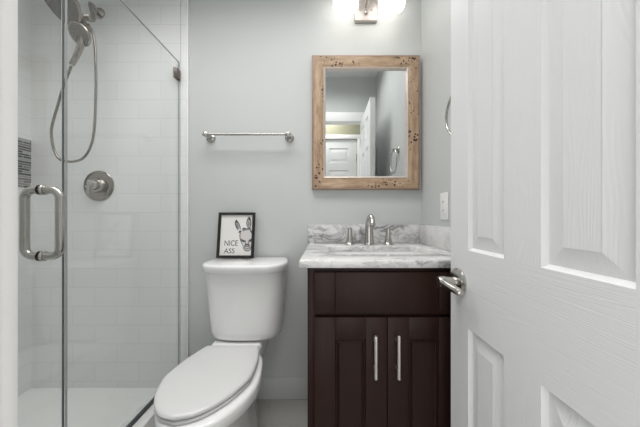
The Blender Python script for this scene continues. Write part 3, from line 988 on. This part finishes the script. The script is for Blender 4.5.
# undermount basin
sk = tag(bpy.data.objects.new('sink', None), 'white rectangular undermount basin set into the marble counter', 'sink')
COL.objects.link(sk); sk.location = (0.24, 1.118, 0.74)
bm = new()
def sr(z, i): return rrect(SX0 + i, SX1 - i, SY0 + i, SY1 - i, max(SR - i * 0.3, 0.02), z)
zr = CZ - CT - 0.0002
rings = [sr(zr, -0.009), sr(zr, -0.002), sr(zr - 0.02, 0.0), sr(zr - 0.09, 0.016), sr(zr - 0.115, 0.030), sr(zr - 0.126, 0.060), sr(zr - 0.130, 0.10)]
loft(bm, rings, cap0=False)
rings = [sr(zr, -0.009), sr(zr - 0.012, -0.009), sr(zr - 0.016, -0.006), sr(zr - 0.10, 0.006), sr(zr - 0.128, 0.026), sr(zr - 0.140, 0.09)]
loft(bm, rings, cap0=False)
bmesh.ops.remove_doubles(bm, verts=bm.verts[:], dist=1e-5)
obj('basin', bm, M['porcelain'], sk, 50)
bm = new()
lathe(bm, (0.24, 1.118, zr - 0.1297), (0, 0, 1), [(0, 0.030), (0.002, 0.030), (0.004, 0.026), (0.002, 0.02), (0.0022, 0)], 28)
obj('drain', bm, M['nickel'], sk)

# widespread faucet
FYc = 1.335
fa = thing('faucet', 'brushed nickel widespread faucet with two handles behind the basin', 'faucet', (0.2356, FYc, CZ))
bm = new()
sp_path = spline([(0.2356, FYc, CZ), (0.2356, FYc, CZ + 0.045), (0.2356, FYc - 0.002, CZ + 0.095), (0.2356, FYc - 0.012, CZ + 0.121), (0.2356, FYc - 0.040, CZ + 0.142),
                  (0.2356, FYc - 0.075, CZ + 0.137), (0.2356, FYc - 0.098, CZ + 0.115), (0.2356, FYc - 0.104, CZ + 0.101)], 6)
tube(bm, sp_path, lambda t: 0.0250 - 0.0115 * min(1, t / 0.75), 22)
lathe(bm, (0.2356, FYc, CZ), (0, 0, 1), [(0, 0.027), (0.004, 0.027), (0.007, 0.0245)], 28)
obj('spout', bm, M['nickel'], fa, 40)
for s in (-1, 1):
    hx = 0.2356 + s * 0.1005
    bm = new()
    lathe(bm, (hx, FYc, CZ), (0, 0, 1), [(0, 0.0285), (0.003, 0.0285), (0.006, 0.025), (0.012, 0.0215), (0.022, 0.0180), (0.045, 0.0145), (0.068, 0.0120), (0.076, 0.0120), (0.082, 0.0122), (0.088, 0.0105), (0.090, 0.004), (0.0902, 0)], 28)
    h = obj('handle', bm, M['nickel'], fa, 40)
    bm = new()
    tube(bm, spline([(hx - s * 0.008, FYc, CZ + 0.083), (hx + s * 0.014, FYc - 0.002, CZ + 0.087), (hx + s * 0.036, FYc - 0.004, CZ + 0.089)], 5), lambda t: 0.0078 - 0.003 * t, 14, flat=0.55)
    obj('lever', bm, M['nickel'], h, 40)

# ------------------------------------------------------------------ wall mirror
mx0, mx1, mz0, mz1 = -0.0672, 0.5372, 1.194, 1.9465
mi = thing('wall_mirror', 'mirror in a worm-holed light wood frame above the vanity', 'mirror', ((mx0 + mx1) / 2, D, mz0))
fw = 0.0765
def side(a, b, horizontal, mname):
    """one mitred frame side between two outer corners; profile: (inset fraction of the width, depth from the wall)"""
    prof = [(0.0, 0.002), (0.0, 0.026), (0.02, 0.029)]
    return prof
OC = [(mx0, mz0), (mx1, mz0), (mx1, mz1), (mx0, mz1)]
def inset(k, w):
    sx = 1 if k in (0, 3) else -1
    sz = 1 if k in (0, 1) else -1
    return (OC[k][0] + sx * w, OC[k][1] + sz * w)
def strip_ring(prof, k):
    out = []
    for w, d in prof:
        x, z = inset(k, w)
        out.append(Vector((x, D - d, z)))
    return out
face = [(0.009, 0.004), (0.009, 0.033), (0.016, 0.034), (0.060, 0.026), (0.064, 0.024), (0.064, 0.004)]
lip_o = [(0.0, 0.002), (0.0, 0.028), (0.003, 0.033), (0.007, 0.034), (0.0092, 0.031), (0.0092, 0.002)]
lip_i = [(0.0638, 0.002), (0.0638, 0.026), (0.067, 0.029), (0.071, 0.027), (0.0765, 0.014), (0.0765, 0.002)]
for k in range(4):
    bm = new(); loft(bm, [strip_ring(face, k), strip_ring(face, (k + 1) % 4)])
    obj('frame_side', bm, M['worm_h' if k in (0, 2) else 'worm_v'], mi, 30)
bm = new(); loft(bm, [strip_ring(lip_o, k) for k in range(4)], closed=True)
obj('outer_lip', bm, M['frame_edge'], mi, 30)
bm = new(); loft(bm, [strip_ring(lip_i, k) for k in range(4)], closed=True)
obj('inner_lip', bm, M['frame_lip'], mi, 30)['label'] = 'pale bronze lip around the mirror glass'
bm = new(); box(bm, mx0 + 0.07, mx1 - 0.07, D - 0.013, D - 0.003, mz0 + 0.07, mz1 - 0.07)
obj('mirror_glass', bm, M['mirror'], mi, 0)

# ------------------------------------------------------------------ vanity light
lx = 0.2365
vl = thing('vanity_light', 'two-shade nickel vanity light on the wall above the mirror', 'wall lamp', (lx, D, 2.22))
bm = new(); box(bm, lx - 0.065, lx + 0.065, D - 0.022, D, 2.145, 2.265, 0.006, 3)
bp_ = obj('back_plate', bm, M['satin_plate'], vl, 40)
bm = new()
lathe(bm, (lx, D - 0.022, 2.188), (0, -1, 0), [(0, 0.012), (0.006, 0.012), (0.012, 0.009), (0.014, 0)], 20)
obj('knob', bm, M['nickel'], bp_, 40)
for s in (-1, 1):
    bm = new()
    lathe(bm, (lx + s * 0.032, D - 0.022, 2.203), (0, -1, 0), [(0, 0.0045), (0.003, 0.0035), (0.0032, 0)], 12)
    obj('screw', bm, M['nickel'], bp_, 40)
LY, LZ = 1.345, 2.148
bm = new()
tube(bm, [(lx, D - 0.02, 2.225), (lx, LY + 0.02, 2.262), (lx, LY, 2.262)], 0.011, 14)
tube(bm, [(lx - 0.121, LY, 2.262), (lx + 0.121, LY, 2.262)], 0.010, 14)
obj('arm', bm, M['nickel'], vl, 40)
for s in (-1, 1):
    cx = lx + s * 0.121
    bm = new()
    lathe(bm, (cx, LY, 2.225), (0, 0, 1), [(0, 0.030), (0.006, 0.034), (0.035, 0.030), (0.042, 0.016), (0.050, 0.012)], 28)
    obj('socket_cup', bm, M['nickel'], vl, 40)
    bm = new()
    # open-bottomed opal glass, oval in plan
    def oval(z, a, b):
        pts = []
        for k in range(40):
            t = 2 * PI * k / 40
            c, q = math.cos(t), math.sin(t)
            pts.append(Vector((cx + a * math.copysign(abs(c) ** 0.42, c), LY + b * math.copysign(abs(q) ** 0.95, q), LZ + z)))
        return pts
    prof = [(0.0, 0.0), (0.001, -0.0015), (0.004, -0.002), (0.112, -0.002), (0.122, 0.004), (0.127, 0.025), (0.122, 0.026), (0.115, 0.009), (0.106, 0.004), (0.004, 0.003), (0.001, 0.0025)]
    loft(bm, [oval(z, 0.0645 - i, 0.046 - i * 0.8) for z, i in prof], closed=True)
    obj('shade', bm, M['opal'], vl, 40)['label'] = 'lit white opal glass shade'

# ------------------------------------------------------------------ towel ring and outlet on the right wall
RY, RZ, RX = 0.992, 1.452, 0.517
tr = thing('towel_ring', 'brushed nickel towel ring on the right wall, half behind the open door', 'towel ring', (XR, RY, RZ + 0.085))
bm = new()
lathe(bm, (XR, RY, RZ + 0.087), (-1, 0, 0), [(0, 0.026), (0.004, 0.026), (0.010, 0.020), (0.014, 0.011), (0.030, 0.0095), (0.034, 0.013), (0.044, 0.013), (0.048, 0.006), (0.0482, 0)], 28)
obj('wall_mount', bm, M['nickel'], tr)
bm = new()
tube(bm, [(RX, RY + 0.086 * math.cos(a), RZ + 0.086 * math.sin(a)) for a in (2 * PI * k / 48 for k in range(48))], 0.0052, 12, closed=True)
obj('ring', bm, M['nickel'], tr)

oy, oz = 1.170, 1.090
ou = thing('outlet', 'white outlet plate on the right wall above the side splash', 'outlet', (XR, oy, oz))
bm = new(); box(bm, XR - 0.006, XR, oy - 0.037, oy + 0.037, oz - 0.062, oz + 0.062, 0.003, 3)
obj('cover_plate', bm, M['white_plastic'], ou)
bm = new(); box(bm, XR - 0.009, XR - 0.005, oy - 0.0165, oy + 0.0165, oz - 0.034, oz + 0.034, 0.001)
rc = obj('receptacle', bm, M['white_plastic'], ou)
for zz in (oz + 0.020, oz - 0.020):
    for s in (-1, 1):
        bm = new()
        box(bm, XR - 0.0094, XR - 0.0088, oy + s * 0.006 - 0.001, oy + s * 0.006 + 0.001, zz - 0.0045, zz + 0.0045)
        obj('slot', bm, M['slot'], rc, 0)
